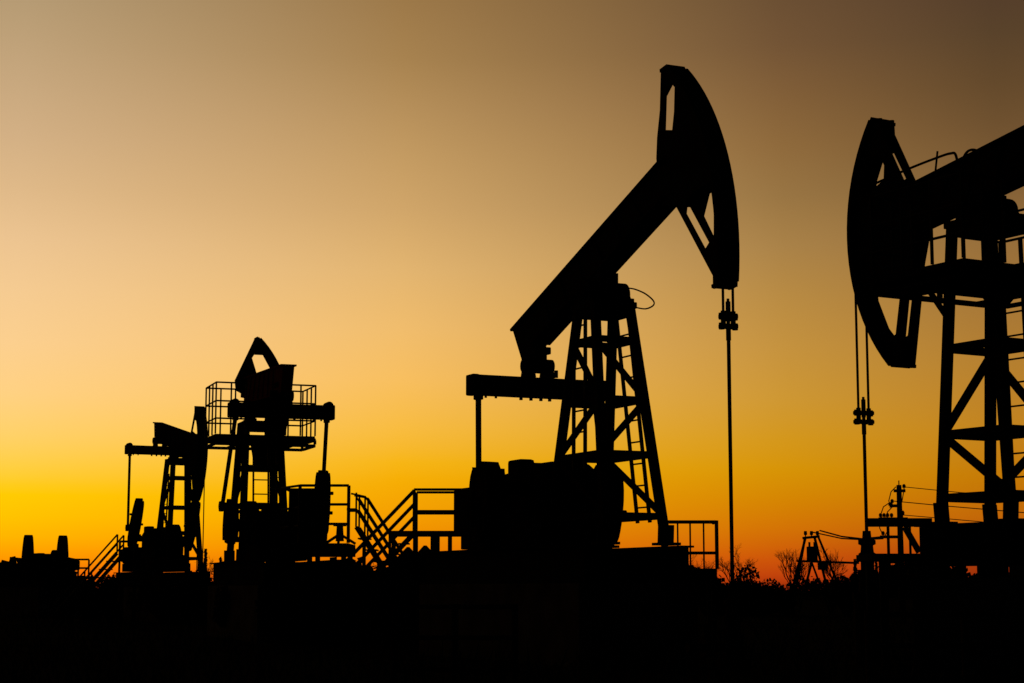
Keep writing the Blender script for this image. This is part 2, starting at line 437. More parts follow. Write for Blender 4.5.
# ------------------------------------------------------------------ the pumping units
TW_MAIN = dict(z0=1.75, z1=5.34, u0=.95, v0=.505, u1=.28, v1=.30, lw=.118, bw=.075,
               zig=[(((1, -1), (1, 1)), 0), (((-1, -1), (1, -1)), 0)],
               ladders=[(-1, -.23, .0, 5.3, 2.9), (1, .02, .31, 5.3, 2.1)])
G_P = 'oil pumps standing in the field'
main, *_ = pumpjack('tall black pump with its head raised highest, alone in the middle of the field', 606, 28, 155, TALL, 19.5, TW_MAIN,
         dict(c=(-2.0, 2.72), a=-95, pin=.75, len=1.0, w=.35, wl=(-.30, .85), mu=-3.5, mv=-.38, cover=True), G_P, rigging=4.70, half=1.19, front=.98)
TW_RIGHT = dict(z0=2.0, z1=6.15, u0=.67, v0=.46, u1=.37, v1=.37, lw=.118, bw=.088,
                zig=[(((1, 1), (-1, 1)), 1), (((1, -1), (-1, -1)), 0)],
                ladders=[(-1, .0, .0, 6.0, 2.1)])
right, *_ = pumpjack('largest pump cut off by the right edge, its blunt round head turned left', 1003, 25.5, -30, SHORT, -9, TW_RIGHT,
         dict(c=(-2.4, 2.8), a=80, pin=.75, len=1.25), G_P, platform=(-.75, 1.05, 1.25, 5.48, 1.15), lev=(4.45, 3.25, 2.37), fz=1.26, lift=.16, front=.95, skv=.6, rigging=3.69, rod_z=1.9)
rbeam = [c for c in right.children if c.name.startswith('walking_beam')][0]
def smooth(pts, n=6):
    P = [Vector(p) for p in pts]; out = []
    for i in range(len(P) - 1):
        a, b, c, d = P[max(i - 1, 0)], P[i], P[i + 1], P[min(i + 2, len(P) - 1)]
        for k in range(n):
            t = k / n; out.append(.5 * ((2 * b) + (c - a) * t + (2 * a - 5 * b + 4 * c - d) * t * t + (3 * b - a - 3 * c + d) * t ** 3))
    return out + [P[-1]]
hr = MB(); v = -.165
hr.tube(smooth([(2.55, v, 7.28), (1.79, v, 7.36), (1.25, v, 7.40), (.92, v, 7.41), (.80, v, 7.35), (.75, v, 7.0)]), .02, 8)
hr.tube([(1.18, v, 7.50), (1.28, v, 6.98)], .016, 6)
hr.build('handrail', 'galv', rbeam)
hp = MB(); hp.tube(smooth([(.66, v, 7.05), (.66, v, 7.26), (.55, v, 7.37), (.38, v, 7.34), (.2, v, 7.18)]), .02, 8)
hp.build('grab_rail', 'galv', rbeam)
hh_ = MB(); hh_.tube(smooth([(.2, .32, 5.68), (.40, .33, 5.63), (.69, .34, 5.52), (.93, .34, 5.38), (.92, .34, 5.31), (.70, .33, 5.29), (.38, .32, 5.36)]), .012, 6)
hh_.build('grease_hose', 'wire', main)
TW_THIRD = dict(z0=1.75, z1=5.02, u0=.80, v0=.535, u1=.36, v1=.40, lw=.15,
              zig=[(((1, -1), (-1, -1)), 0), (((1, 1), (-1, 1)), 1)],
              ladders=[(-1, -.23, .0, 5.2, 2.9)])
TW_FOURTH = dict(TW_THIRD, z1=5.64, u0=.85, v0=.60, u1=.36, v1=.36)
third, *_ = pumpjack('pump seen almost from behind with a railed platform round its tower top', 257, 44.6, -19, POINT, 2.5, TW_THIRD,
         dict(c=(-2.1, 2.55), a=97, pin=.4, pn=-.5, len=1.3, len_left=.6, wl_left=(-.35, .52), w=.31, th=.13, knob=True, mu=-3.3, mv=-.1), G_P, platform=(-.7, .7, 1.2, 4.76, 1.22), zp=5.45, lev=(4.0, 3.1, 2.3), half=1.19, head_red=True, turn=-90, rigging=False, eqo=(-2.5, -.18))
fourth, *_ = pumpjack('smaller distant pump whose beam slopes down to a head pointing at the ground', 177, 66, 153, SHORT, -10, TW_FOURTH,
         dict(c=(-2.15, 2.95), a=58, pin=.2, pn=.42, len=1.6, wl=(-.1, 1.6), w=.32, th=.12, knob=True), G_P, hs_=.85, lev=(5.05, 4.0, 3.1, 2.2), zp=5.9, eqo=(-2.6, -.15), rigging=1.6, rod_z=1.3)

lad = MB()
for v in (-.13, .23): lad.bar((-.62, v, 1.8), (-.40, v, 4.7), .04, .04)
for k in range(8): lad.tube([(-.61 + .0245 * k, -.13, 2.0 + .34 * k), (-.61 + .0245 * k, .23, 2.0 + .34 * k)], .016, 6)
lad.build('ladder', 'galv', third)

# gear unit whose tower and beam are not in sight
def gear_unit(px, D, brg):
    g = xat(px, 590, D)
    root = thing('pump_drive', 'low pump drive with two upright crank weights and no beam, far left', 'pump drive', (g, D, 0), R(90 - brg))
    MB().box((0, 0, .6), (5.2, 2.2, 1.2), ch=.03).build('foundation', 'conc', root)
    b = MB()
    for v in (-.75, .75): b.ibeam((-2.6, v, 1.45), (2.6, v, 1.45), .22, .5, .03)
    for u in (-2.4, -1, 0, 1, 2.4): b.bar((u, -.7, 1.45), (u, .7, 1.45), .15, .4)
    b.build('base_frame', 'steel2', root)
    gz = 2.15
    gb = MB(); gb.plate([(-.8, -.45), (.7, -.45), (.7, .2), (.45, .45), (-.2, .5), (-.6, .42), (-.8, .1)], -.55, .55, fn=lambda x, z: (x, gz + z))
    gb.box((.1, -.25, gz + .45), (.4, .3, .14), ch=.05)
    gb.cyl((0, -1.2, gz), (0, 1.2, gz), .11, 16)
    gb.build('gearbox', 'steel2', root)
    for s in (-1, 1):
        k = MB(); k.plate([(-.27, gz - .3), (.27, gz - .3), (.15, gz + 1.2), (-.15, gz + 1.2)], s * .76 - .08, s * .76 + .08)
        ck = k.build('crank', 'steel2', root)
        for q in (-1, 1):
            w = MB(); w.plate([(q * .28, gz + .0), (q * .42, gz + .0), (q * .36, gz + .5), (q * .27, gz + .9), (q * .19, gz + 1.16), (q * .11, gz + 1.27), (q * .03, gz + 1.29), (q * .03, gz + 1.21), (q * .152, gz + 1.2)], s * .76 - .15, s * .76 + .15)
            w.build('counterweight', 'steel2', ck)
    m = MB(); m.cyl((1.9, -.3, 2.1), (1.9, .5, 2.1), .3, 20); m.box((1.9, .1, 1.75), (.6, .7, .2)); m.build('motor', 'steel2', root)
    g_ = MB(); g_.plate([(2.2, 1.95), (2.2, 2.3), (1.9, 2.4), (.1, 2.55), (.1, 1.8)], .62, .76); g_.build('belt_guard', 'steel2', root)
    hb = MB(); hb.cyl((-.35, -.62, gz + .22), (-.35, -.25, gz + .22), .30, 20); hb.cyl((.1, .30, gz + .30), (.1, .62, gz + .30), .36, 20); hb.build('brake_drum', 'steel2', root)
    ar = MB(); ar.bar((-.8, .2, 2.3), (-1.9, -.9, 2.45), .14, .16); ar.bar((-1.7, -.9, 2.45), (-1.9, -1.2, 1.7), .1, .1); ar.bar((-.8, -.9, 1.8), (-1.9, -1.15, 1.75), .1, .14)
    ar.build('brake_frame', 'steel2', root)
    return root
gear_unit(44, 80, 147)

# ------------------------------------------------------------------ wellheads under the two rods
def wellhead(label, pump, name='wellhead', top=1.9):
    u = pump['well_u']; mw = Matrix.Translation(pump.location) @ Matrix.Rotation(pump.rotation_euler.z, 4, 'Z')
    p = mw @ Vector((u, 0, 0))
    r = thing(name, label, 'wellhead', (p.x, p.y, 0), pump.rotation_euler.z, 'wellheads under the pump rods')
    t = top
    MB().lathe((0, 0, 0), [(.22, 0), (.22, t - .95), (.24, t - .95), (.24, t - .85), (.14, t - .85), (.13, t - .62), (.15, t - .60), (.15, t - .52)]).build('casing_head', 'rust', r)
    MB().lathe((0, 0, t - .52), [(.10, 0), (.10, .14), (.13, .16), (.13, .24), (.10, .26), (.09, .36), (.13, .38), (.13, .44), (.07, .46), (.06, .58)]).build('stuffing_box', 'rust', r)
    v = MB(); v.cyl((0, -.12, t - .7), (0, -.7, t - .7), .06, 12); v.cyl((0, -.42, t - .7), (0, -.42, t - .42), .03, 8)
    v.cyl((0, -.36, t - .7), (0, -.48, t - .7), .13, 14)
    vo = v.build('flow_line', 'rust', r)
    h = MB(); h.tube([(.14 * cos(2 * pi * k / 16), -.42 + .14 * sin(2 * pi * k / 16), t - .41) for k in range(17)], .014, 6)
    h.bar((-.14, -.42, t - .41), (.14, -.42, t - .41), .02, .015); h.build('handwheel', 'rust', vo)
    return r
wellhead('dark wellhead fitting under the hanging rod of the tall middle pump', main, top=1.05)
wellhead('dark valve stack under the rod of the cropped right pump', right, top=1.92)

# ------------------------------------------------------------------ service platforms and stairs
def railing(mb, p, q, z, h, n, r=.024, mids=(.5,), ends=(True, True), pr=None):
    p, q = Vector(p), Vector(q); pr = pr or r
    for f in (1.0, *mids): mb.tube([(p.x, p.y, z + h * f), (q.x, q.y, z + h * f)], r, 8)
    for k in range(n + 1):
        if (k == 0 and not ends[0]) or (k == n and not ends[1]): continue
        a = p.lerp(q, k / n); mb.tube([(a.x, a.y, z), (a.x, a.y, z + h + .0)], pr, 8)
def X(px, D): return xat(px, 560, D)
# left work platform by the third pump
def work_platform():
    D0, D1 = 38.6, 40.4; z = zat(544, 39.5)
    x0, x1 = X(281, D1), X(348, D0)
    r = thing('work_platform', 'railed steel platform with a cabinet on it right of the platform-topped pump', 'platform', ((x0 + x1) / 2, (D0 + D1) / 2, 0))
    ox, oy = (x0 + x1) / 2, (D0 + D1) / 2
    L = lambda x, y: (x - ox, y - oy)
    d = MB(); d.box((0, 0, z - .04), (x1 - x0, D1 - D0, .07))
    for s in (-1, 1): d.bar((-(x1 - x0) / 2, s * (D1 - D0) / 2, z - .16), ((x1 - x0) / 2, s * (D1 - D0) / 2, z - .16), .08, .2)
    d.build('deck', 'steel', r)
    for sx in (-1, 0, 1):
        for sy in (-1, 1):
            MB().bar((sx * ((x1 - x0) / 2 - .1), sy * ((D1 - D0) / 2 - .1), 0), (sx * ((x1 - x0) / 2 - .1), sy * ((D1 - D0) / 2 - .1), z - .08), .1).build('leg', 'steel', r)
    g = MB(); h = zat(485.5, D0) - z
    a, b = L(X(299, D0), D0), L(x1, D0)
    railing(g, (*a, 0), (*b, 0), z, h, 1, .028, (.67, .33), pr=.036)
    a2 = L(x0, D1); h2 = zat(488, D1) - z
    for f in (1, .62, .3): g.tube([(a[0], a[1], z + h * f), (a2[0], a2[1], z + h2 * f)], .026, 8)
    g.tube([(*a2, z), (*a2, z + h2)], .03, 8)
    c2 = L(X(345, D1), D1)
    g.build('railing', 'galv', r)
    # cabinet standing on the deck
    cx0, cx1 = X(289, 39.4), X(314, 39.4); zt = zat(491, 39.4)
    c = thing('control_cabinet', 'dark square control cabinet inside the railings of the left platform', 'cabinet', ((cx0 + cx1) / 2, 39.4, z))
    MB().box((0, 0, (zt - z) / 2), (cx1 - cx0, .45, zt - z), ch=.015).build('cabinet_body', 'steel2', c)
    MB().box((0, 0, zt - z + .02), (cx1 - cx0 + .12, .56, .05), ch=.01).build('cabinet_roof', 'steel2', c)
    MB().box((-.02, -.235, (zt - z) / 2), (cx1 - cx0 - .14, .02, zt - z - .14), ch=.005).build('cabinet_door', 'steel', c)
    # valve
    vx = X(339.5, 39)
    v = thing('valve_stand', 'thin valve post on splayed legs at the corner of the left platform', 'valve', (vx, 39, z - .005))
    zt = zat(526, 39) - z
    MB().tube([(0, 0, .05), (0, 0, zt)], [.09, .07], 10).build('post', 'rust', v)
    for an in (20, 160, 270):
        MB().bar((0, 0, zt * .55), (.34 * cos(R(an)), .34 * sin(R(an)), 0), .05).build('leg', 'rust', v)
    w = MB(); w.cyl((0, 0, zt), (0, 0, zt + .05), .14, 14); w.build('cap', 'rust', v)
    return z
zl = work_platform()
def stairs(label, top, bot, D, w, rail_h, n_mid, name='metal_stairs', rs=0.0, drop=0.0, rr=.024, thick=.1):
    """top, bot: pixels of the stringer's upper and lower ends on the near side at depth D; w width away from us"""
    pt = Vector((xat(top[0], top[1], D), 0, zat(top[1], D))); pb = Vector((xat(bot[0], bot[1], D), 0, zat(bot[1], D)))
    d = (pb - pt); k = pb.z / -d.z if d.z < 0 else 0
    pb = pb + d * (pb.z / -d.z) * .98          # run on down to the ground
    r = thing(name, label, 'stairs', (pb.x, D, 0), 0, 'metal stairs of the platforms')
    o = Vector((pb.x, 0, 0)); pt -= o; pb -= o
    for y in (0, w):
        MB().bar((pt.x, y, pt.z), (pb.x, y, pb.z), .05, thick).build('stringer', 'steel', r)
        g = MB(); H_ = rail_h
        for f in (1, *n_mid):
            if f == 1:
                q0 = pt.lerp(pb, rs); pts = [(q0.x, y, q0.z + H_), (pb.x, y, pb.z + H_)]
                if rs: pts.insert(0, (pt.x - (q0.x - pt.x) * .6, y, q0.z + H_ + .06))
            else: pts = [(pt.x, y, pt.z + H_ * f), (pb.x, y, pb.z + H_ * f)]
            g.tube(pts, rr * (1.25 if rs and f == n_mid[0] else 1), 8)
        if rs:
            g.tube([(pt.x, y, pt.z), (pt.x, y, pt.z + H_ * .78)], rr, 8)
            g.tube([(pt.x - .2, y, pt.z + H_ * n_mid[0]), (pt.x, y, pt.z + H_ * n_mid[0])], rr * 1.25, 8)
        for t in (rs, .5, .97):
            q = pt.lerp(pb, t); g.tube([(q.x, y, q.z), (q.x, y, q.z + H_)], rr, 8)
        g.build('handrail', 'galv', r)
    n = max(5, int(abs(pt.z) / .22))
    for i in range(1, n):
        q = pt.lerp(pb, i / n)
        MB().box((q.x, w / 2, q.z), (.24, w - .06, .03)).build('tread', 'steel', r)
    return r
stairs('metal stairs coming down rightwards from the left platform', (356, 527), (384, 571), 39.2, .8, .93, (.40, .68), rr=.02, thick=.085, rs=.12)
stairs('metal stairs coming down leftwards from the platform beside the tall pump', (413.5, 533), (380, 568), 41.0, .5, .95, (.38, .68), rr=.022, thick=.085)
def pump_landing():
    D0, D1 = 40.8, 42; z = zat(533, D0)
    x0, x1 = X(388, D0), X(482, D0); xm = X(413.5, D0)
    r = thing('pump_landing', 'railed landing at the head of the stairs left of the tall pump', 'platform', ((x0 + x1) / 2, (D0 + D1) / 2, 0))
    ox, oy = (x0 + x1) / 2, (D0 + D1) / 2
    d = MB(); d.box((0, 0, z), (x1 - x0, D1 - D0, .10))
    d.build('deck', 'steel', r)
    for px in (389.5, 414, 434, 449, 478):
        for y in (D0 + .08, D1 - .08):
            MB().bar((X(px, D0) - ox, y - oy, 0), (X(px, D0) - ox, y - oy, z - .05), .06 if px != 434 else .16).build('leg', 'steel', r)
    h = zat(489.5, D0) - z
    for y in (D0, D1):
        g = MB(); railing(g, (xm - ox, y - oy, 0), (x1 - ox, y - oy, 0), z, h, 1, .028, (.5,)); g.build('railing', 'galv', r)
    return r
pump_landing()
# cage platform on the right of the tall pump
def cage_platform():
    D0, D1 = 36, 37; z = zat(569, D0)
    x0, x1 = X(664, D0), X(717, D0)
    ox, oy = (x0 + x1) / 2, (D0 + D1) / 2
    r = thing('well_platform', 'low platform with an upright-barred guardrail right of the tall pump tower', 'platform', (ox, oy, 0))
    MB().box((0, 0, z - .05), (x1 - x0, D1 - D0, .12)).build('deck', 'steel', r)
    for sx in (-1, 1):
        for sy in (-1, 1):
            MB().bar((sx * ((x1 - x0) / 2 - .06), sy * .4, 0), (sx * ((x1 - x0) / 2 - .06), sy * .4, z - .1), .09).build('leg', 'steel', r)
    h = zat(522, D0) - z; g = MB(); w2 = (x1 - x0) / 2
    g.tube([(-w2, -.5, z + h), (w2, -.5, z + h)], .034, 8); g.tube([(-w2, -.5, z + h * .34), (w2, -.5, z + h * .34)], .03, 8)
    for px in (678, 690.5, 704): xx = X(px, D0) - ox; g.tube([(xx, -.5, z), (xx, -.5, z + h)], .017, 8)
    g.bar((w2, -.5, z), (w2, -.5, z + h + .03), .066)
    g.tube([(w2, -.5, z + h), (w2, .1, z + h)], .03, 8)
    g.build('guardrail', 'galv', r)
cage_platform()
# far-left stairs and landing beside the pump drive
def far_landing():
    D0, D1 = 61, 62; z = zat(576, D0)
    x0, x1 = X(68, D0), X(89, D0); ox, oy = (x0 + x1) / 2, (D0 + D1) / 2
    r = thing('drive_landing', 'small railed landing beside the far left pump drive', 'platform', (ox, oy, 0))
    MB().box((0, 0, z - .05), (x1 - x0, 1, .1)).build('deck', 'steel', r)
    for sx in (-1, 1): MB().bar((sx * ((x1 - x0) / 2 - .06), 0, 0), (sx * ((x1 - x0) / 2 - .06), 0, z - .1), .1).build('leg', 'steel', r)
    h = zat(559.5, D0) - z; g = MB(); railing(g, (x0 - ox, -.5, 0), (x1 - ox, -.5, 0), z, h, 2, .03, (.48,)); g.build('railing', 'galv', r)
far_landing()
stairs('small distant stairs rising to the smaller pump from the left', (117, 553), (84, 590), 55.5, .9, .55, (.5,), rr=.026, thick=.11)
def side_landing():
    D0, D1 = 55.4, 56.4; z = zat(577, D0)
    x0, x1 = X(117, D0), X(134, D0); ox, oy = (x0 + x1) / 2, (D0 + D1) / 2
    r = thing('side_landing', 'narrow railed landing at the top of the small distant stairs', 'platform', (ox, oy, 0))
    MB().box((0, 0, z - .05), (x1 - x0, 1, .1)).build('deck', 'steel', r)
    for sx in (-1, 1): MB().bar((sx * ((x1 - x0) / 2 - .06), 0, 0), (sx * ((x1 - x0) / 2 - .06), 0, z - .1), .1).build('leg', 'steel', r)
    h = zat(541.5, D0) - z; g = MB(); railing(g, (X(119.5, D0) - ox, -.5, 0), (x1 - ox, -.5, 0), z, h, 1, .034, (.64,)); g.build('railing', 'galv', r)
side_landing()

# platform under the right pump that reaches out to the wellhead
def right_platform():
    D0, D1 = 26.2, 27.4
    r = thing('service_deck', 'long dark steel deck on posts in front of the right pump base', 'platform', (X(930, D0), 26.8, 0))
    ox, oy = X(930, D0), 26.8
    d = MB()
    z1 = zat(553.5, D0); x0, x1 = X(872, D0), X(1060, D0)
    d.box(((x0 + x1) / 2 - ox, 0, z1 - .05), (x1 - x0, D1 - D0, .10)); d.build('deck', 'steel', r)
    z2 = zat(526.5, D0); z3 = zat(518, D0)
    b = MB(); b.bar((X(868, D0) - ox, -.5, (z2 + z3) / 2), (X(934, D0) - ox, -.5, (z2 + z3) / 2), .12, z3 - z2); b.build('beam', 'steel', r)
    for px in (891, 913):
        MB().bar((X(px, D0) - ox, -.45, z1), (X(px, D0) - ox, -.45, z2 + .01), .03 if px == 913 else .036).build('post', 'steel', r)
    MB().bar((X(907, D0) - ox, -.5, z2), (X(921, D0) - ox, -.5, z1 + .02), .06, .08).build('brace', 'steel', r)
    for px in (884.5, 937, 963, 1001, 1040):
        for y in (-.5, .5): MB().bar((X(px, D0) - ox, y, 0), (X(px, D0) - ox, y, z1 - .1), .11).build('leg', 'steel', r)
    p = MB()   # kick panel below the deck
    return r
right_platform()

# ------------------------------------------------------------------ power line
def insulator(mb, p, s=1.0):
    mb.lathe(p, [(.02 * s, 0), (.02 * s, .06 * s), (.06 * s, .07 * s), (.05 * s, .10 * s), (.065 * s, .12 * s), (.05 * s, .16 * s), (.03 * s, .19 * s)], 10)
def utility_pole():
    D = 62; x = X(901, D); zt = zat(485, D)
    r = thing('utility_pole', 'thin power pole with insulators and jumper wires behind the right pump', 'power pole', (x, D, 0))
    MB().tube([(0, 0, 0), (0, 0, zt)], [.12, .085], 12).build('pole', 'wood', r)
    MB().tube([(0, 0, zt), (0, 0, zt + .15)], .02, 6).build('pin', 'steel', r)
    def arm(px0, px1, py, ins):
        a = MB(); a.bar((X(px0, D) - x, -.12, zat(py, D)), (X(px1, D) - x, -.12, zat(py, D)), .08, .1)
        ao = a.build('crossarm', 'steel', r)
        for q in ins:
            i = MB(); insulator(i, (X(q[0], D) - x, -.12, zat(q[1], D)), 1.0 if len(q) < 3 else q[2] * .6); i.build('insulator', 'ceramic', ao)
    arm(895, 906.5, 491, [(905.3, 490)]); arm(890.5, 901, 506, [(893, 505), (890.8, 508)])
    arm(879, 908, 519, [(881, 519), (884.5, 519), (888, 519), (892, 519), (903, 517.5, 2)])
    arm(880, 898, 537, [(883, 537)])
    for pts in ([(897, 487), (892, 492), (889.5, 501), (890.5, 505)], [(890, 503), (884, 507), (881, 515), (882, 518)], [(893, 507), (888, 512), (886, 518)],
                [(881, 519), (879.5, 528), (883, 536)], [(886, 519), (888, 530), (884, 537)], [(905, 490), (903, 500), (900, 512)]):
        MB().tube([(X(a, D) - x, -.15, zat(b, D)) for a, b in pts], .018, 5).build('jumper_wire', 'wire', r)
    return r
utility_pole()
def wire(label, pts, r=.02, name='power_wire'):
    """pts: (px, py, D); sag is already in the points"""
    P = [Vector((xat(a, b, d), d, zat(b, d))) for a, b, d in pts]
    o = MB(); base = P[0].copy()
    dense = []
    for i in range(len(P) - 1):
        for k in range(6): dense.append(P[i].lerp(P[i + 1], k / 6) - base)
    dense.append(P[-1] - base)
    ob = o.tube(dense, r, 5).build(name, 'wire', None); ob.location = base
    tag(ob, label, 'wire', 'overhead power wires')
wire('uppermost thin power wire running right from the pole top', [(905, 487, 62), (960, 492.5, 60), (1040, 497, 57)], .014)
wire('second power wire down from the pole top, running right', [(893, 501, 62), (940, 505.5, 60), (1040, 514, 57)], .016)
wire('lowest power wire running right from the pole behind the tower', [(903, 515, 62), (950, 519, 60), (1040, 527, 57)], .014)
wire('upper cable strung from the transformer frame to the pole', [(820, 530.5, 84), (842, 536.5, 78), (862, 538.8, 72), (883, 537, 62)], .035)
wire('lower cable strung from the transformer frame to the pole', [(812, 532, 84), (842, 538.5, 78), (862, 539.6, 72), (883, 538.5, 62)], .03)

def transformer_frame():
    D = 84; x = X(812, D)
    r = thing('transformer_frame', 'small A-shaped steel frame carrying a transformer, by bare trees', 'power frame', (x, D, 0))
    q = lambda px, py: (X(px, D) - x, zat(py, D))
    def leg(a, b, y0, y1):
        (xa, za), (xb, zb) = q(*a), q(*b); k = za / (za - zb)
        MB().bar((xa, y0, za), (xa + (xb - xa) * k, y1, 0), .085).build('leg', 'steel', r)
    leg((805, 537.5), (792.5, 579), -.3, -.9); leg((817.5, 536.5), (826, 560), -.3, -.9)
    leg((806.5, 537.5), (801, 570), .3, .9); leg((816, 536.5), (822, 560), .3, .9)
    leg((810, 561), (805, 578), -.6, -.8); leg((809, 561), (816, 582), -.6, -.8)
    b = MB(); (xa, za), (xb, zb) = q(804, 538), q(819, 536.5); b.bar((xa, 0, za), (xb, 0, zb), .7, .11); b.build('crossbar', 'steel', r)
    for px in (806, 812, 818):
        i = MB(); xx, zz = q(px, 537); insulator(i, (xx, 0, zz), 1.3); i.box((xx, 0, zz + .22), (.13, .13, .1), ch=.03); i.build('insulator', 'ceramic', r)
    t = MB(); (xa, za), (xb, zb) = q(807.5, 560.5), q(817, 546.5)
    t.box(((xa + xb) / 2, 0, (za + zb) / 2), (xb - xa, .5, zb - za), ch=.03)
    for k in range(5): t.box((xa + (xb - xa) * (k + .5) / 5, -.3, (za + zb) / 2), (.03, .12, (zb - za) * .8))
    t.cyl((xa + .1, 0, zb), (xa + .1, 0, zb + .2), .05); t.cyl((xb - .1, 0, zb), (xb - .1, 0, zb + .2), .05)
    t.build('transformer', 'steel2', r)
    s = MB(); (xa, za), (xb, zb) = q(797.5, 561), q(858, 563); s.bar((xa, 0, za), (xb, 0, zb), .5, .09); s.build('shelf_beam', 'steel', r)
    c = MB(); (xa, za), (xb, zb) = q(817, 570), q(826, 563); c.box(((xa + xb) / 2, -.3, (za + zb) / 2), (xb - xa, .35, zb - za), ch=.02); c.build('switch_box', 'steel2', r)
transformer_frame()

# ------------------------------------------------------------------ trees and shrubs
def bare_tree(label, px, py_top, D, spread, seed, name='bare_tree', group='bare trees on the skyline'):
    rnd = random.Random(seed); x = X(px, D); h = zat(py_top, D)
    r = thing(name, label, 'tree', (x, D, 0), rnd.random() * 6, group)
    tr = MB(); tw = MB()
    tr.tube([(0, 0, 0), (.04, 0, h * .25), (0, .05, h * .45)], [h * .025, h * .02, h * .016], 7)
    def grow(p, d, L, rad, depth):
        q = p + d * L; m = p.lerp(q, .5) + Vector((rnd.uniform(-1, 1), rnd.uniform(-1, 1), 0)) * L * .07
        (tr if depth == 0 else tw).tube([p, m, q], [rad, rad * .85, rad * .65], 5 if depth < 2 else 3, cap=False)
        if depth >= 5 or (depth == 4 and rnd.random() < .45): return
        for k in range(rnd.choice((2, 3, 3)) if depth < 3 else 3):
            dd = (d + Vector((rnd.gauss(0, .5), rnd.gauss(0, .5), rnd.gauss(.12, .28))) * spread).normalized()
            grow(p.lerp(q, rnd.uniform(.55, 1)), dd, L * rnd.uniform(.6, .82), rad * .62, depth + 1)
    for k in range(5):
        an = k * 2 * pi / 5 + rnd.random()
        grow(Vector((0, 0, h * rnd.uniform(.18, .42))), Vector((cos(an) * .55 * spread, sin(an) * .55 * spread, 1)).normalized(), h * .27, h * .013, 0)
    tr.build('trunk', 'bark', r); tw.build('crown', 'bark', r)
    return r
def shrub(label, px, py_top, D, width, seed, name='shrub', group='shrubs among the pumps', n=900, cone=0):
    rnd = random.Random(seed); x = X(px, D); h = zat(py_top, D); w = width * D / FPX / 2
    r = thing(name, label, 'conifer' if cone else 'shrub', (x, D, 0), 0, group)
    st = MB(); lf = MB()
    if cone: st.tube([(0, 0, 0), (0, 0, h * .93)], [h * .03, h * .008], 6)
    lumps = [(a_ * w, rnd.uniform(-.7, .7) * w, (rnd.uniform(.35, .82) - .38 * abs(a_)) * h, rnd.uniform(.16, .36)) for a_ in [rnd.uniform(-.95, .95) for _ in range(16)]]
    for k in range(n):
        if cone:
            t = rnd.random() ** .7; z = h * (.08 + .92 * (1 - t)); rr = w * (t * .9 + .05) * (.55 + .45 * rnd.random()) * (.75 + .35 * sin(z / h * 34)); an = rnd.random() * 2 * pi
            p = Vector((rr * cos(an), rr * sin(an), z - .05 * rr))
        else:
            c = rnd.choice(lumps); v = Vector((rnd.gauss(0, 1), rnd.gauss(0, 1), rnd.gauss(0, 1))).normalized() * rnd.random() ** .4
            p = Vector((c[0] + v.x * w * c[3], c[1] + v.y * w * c[3], max(.02, c[2] + v.z * h * c[3] * .6)))
            if k % 12 == 0: st.tube([(p.x * .15, p.y * .15, 0), tuple(p * .6 + Vector((0, 0, .1 * h))), tuple(p * 1.05)], [.02, .014, .006], 4)
        s = (.018 + .033 * rnd.random()) * max(.6, min(h, 3)) * (1.0 if not cone else 1.1)
        a = Vector((rnd.gauss(0, 1), rnd.gauss(0, 1), rnd.gauss(0, 1))).normalized() * s; b = a.cross(Vector((rnd.gauss(0, 1), rnd.gauss(0, 1), rnd.gauss(0, 1)))).normalized() * s * .7
        lf.bm.faces.new([lf.bm.verts.new(p + a), lf.bm.verts.new(p + b), lf.bm.verts.new(p - a * .9), lf.bm.verts.new(p - b * .8)])
    st.build('trunk' if cone else 'stem', 'bark', r)
    lf.build('crown' if cone else 'foliage', 'leaf', r)
    return r
bare_tree('round bare tree behind the rod of the tall pump', 735, 551, 120, 1.0, 3)
bare_tree('thin bare tree just left of the transformer frame', 791, 552, 110, .6, 5)
bare_tree('bare tree right behind the legs of the transformer frame', 799, 558, 112, .6, 8)
bare_tree('bare tree right of the transformer frame', 834, 550, 108, .62, 11)
bare_tree('low bare tree seen through the barred guardrail', 700, 555, 125, 1.2, 14)
bare_tree('bare bush on the skyline between the two left pumps', 214, 559, 118, 1.2, 17)
bare_tree('bare bush far left beside the pump drive', 6, 567, 90, 1.3, 19)
bare_tree('bare tree seen under the left platform', 341, 560, 110, 1.2, 23)
shrub('narrow conifer right beside the smaller pump', 205.5, 549, 118, 9, 31, 'conifer', 'small conifers on the skyline', cone=1)
shrub('narrow conifer in the gap left of the platform-topped pump', 220.5, 558, 118, 7, 32, 'conifer', 'small conifers on the skyline', cone=1)
shrub('small conifer on the skyline just right of the hanging rod on the right', 876, 562, 118, 8, 33, 'conifer', 'small conifers on the skyline', cone=1)
shrub('small conifer left of the right wellhead', 855, 559, 116, 8, 34, 'conifer', 'small conifers on the skyline', cone=1)
SH = [(250, 563, 43, 70, 'dark bush low in front of the platform-topped pump base'), (300, 553, 38, 92, 'wide dark bush under the cabinet platform'),
      (358, 551, 37, 28, 'rounded dark bush under the foot of the left stairs'),
      (398, 563, 37.5, 44, 'low dark bush at the foot of the crossing stairs'),
      (450, 552, 37, 50, 'wide dark bush below the railed landing'),
      (494, 551, 34, 44, 'dark bush at the rear end of the tall pump base'),
      (93, 568, 66, 16, 'round bush between the far left landing and stairs'),
      (112, 570, 66, 20, 'low bush behind the small distant stairs'),
      (744, 564, 80, 80, 'broad bush right of the rod of the tall pump'),
      (760, 571, 82, 60, 'bush sloping down into the gap left of the transformer frame'), (727, 569, 84, 60, 'low bush just left of the rod of the tall pump'),
      (846, 562, 78, 44, 'dark bush left of the right wellhead'),
      (718, 569, 80, 40, 'low bush below the barred guardrail'),
      (230, 566, 60, 34, 'low bush left of the platform-topped pump base'),
      (172, 560, 62, 70, 'wide bush behind the smaller pump base')]
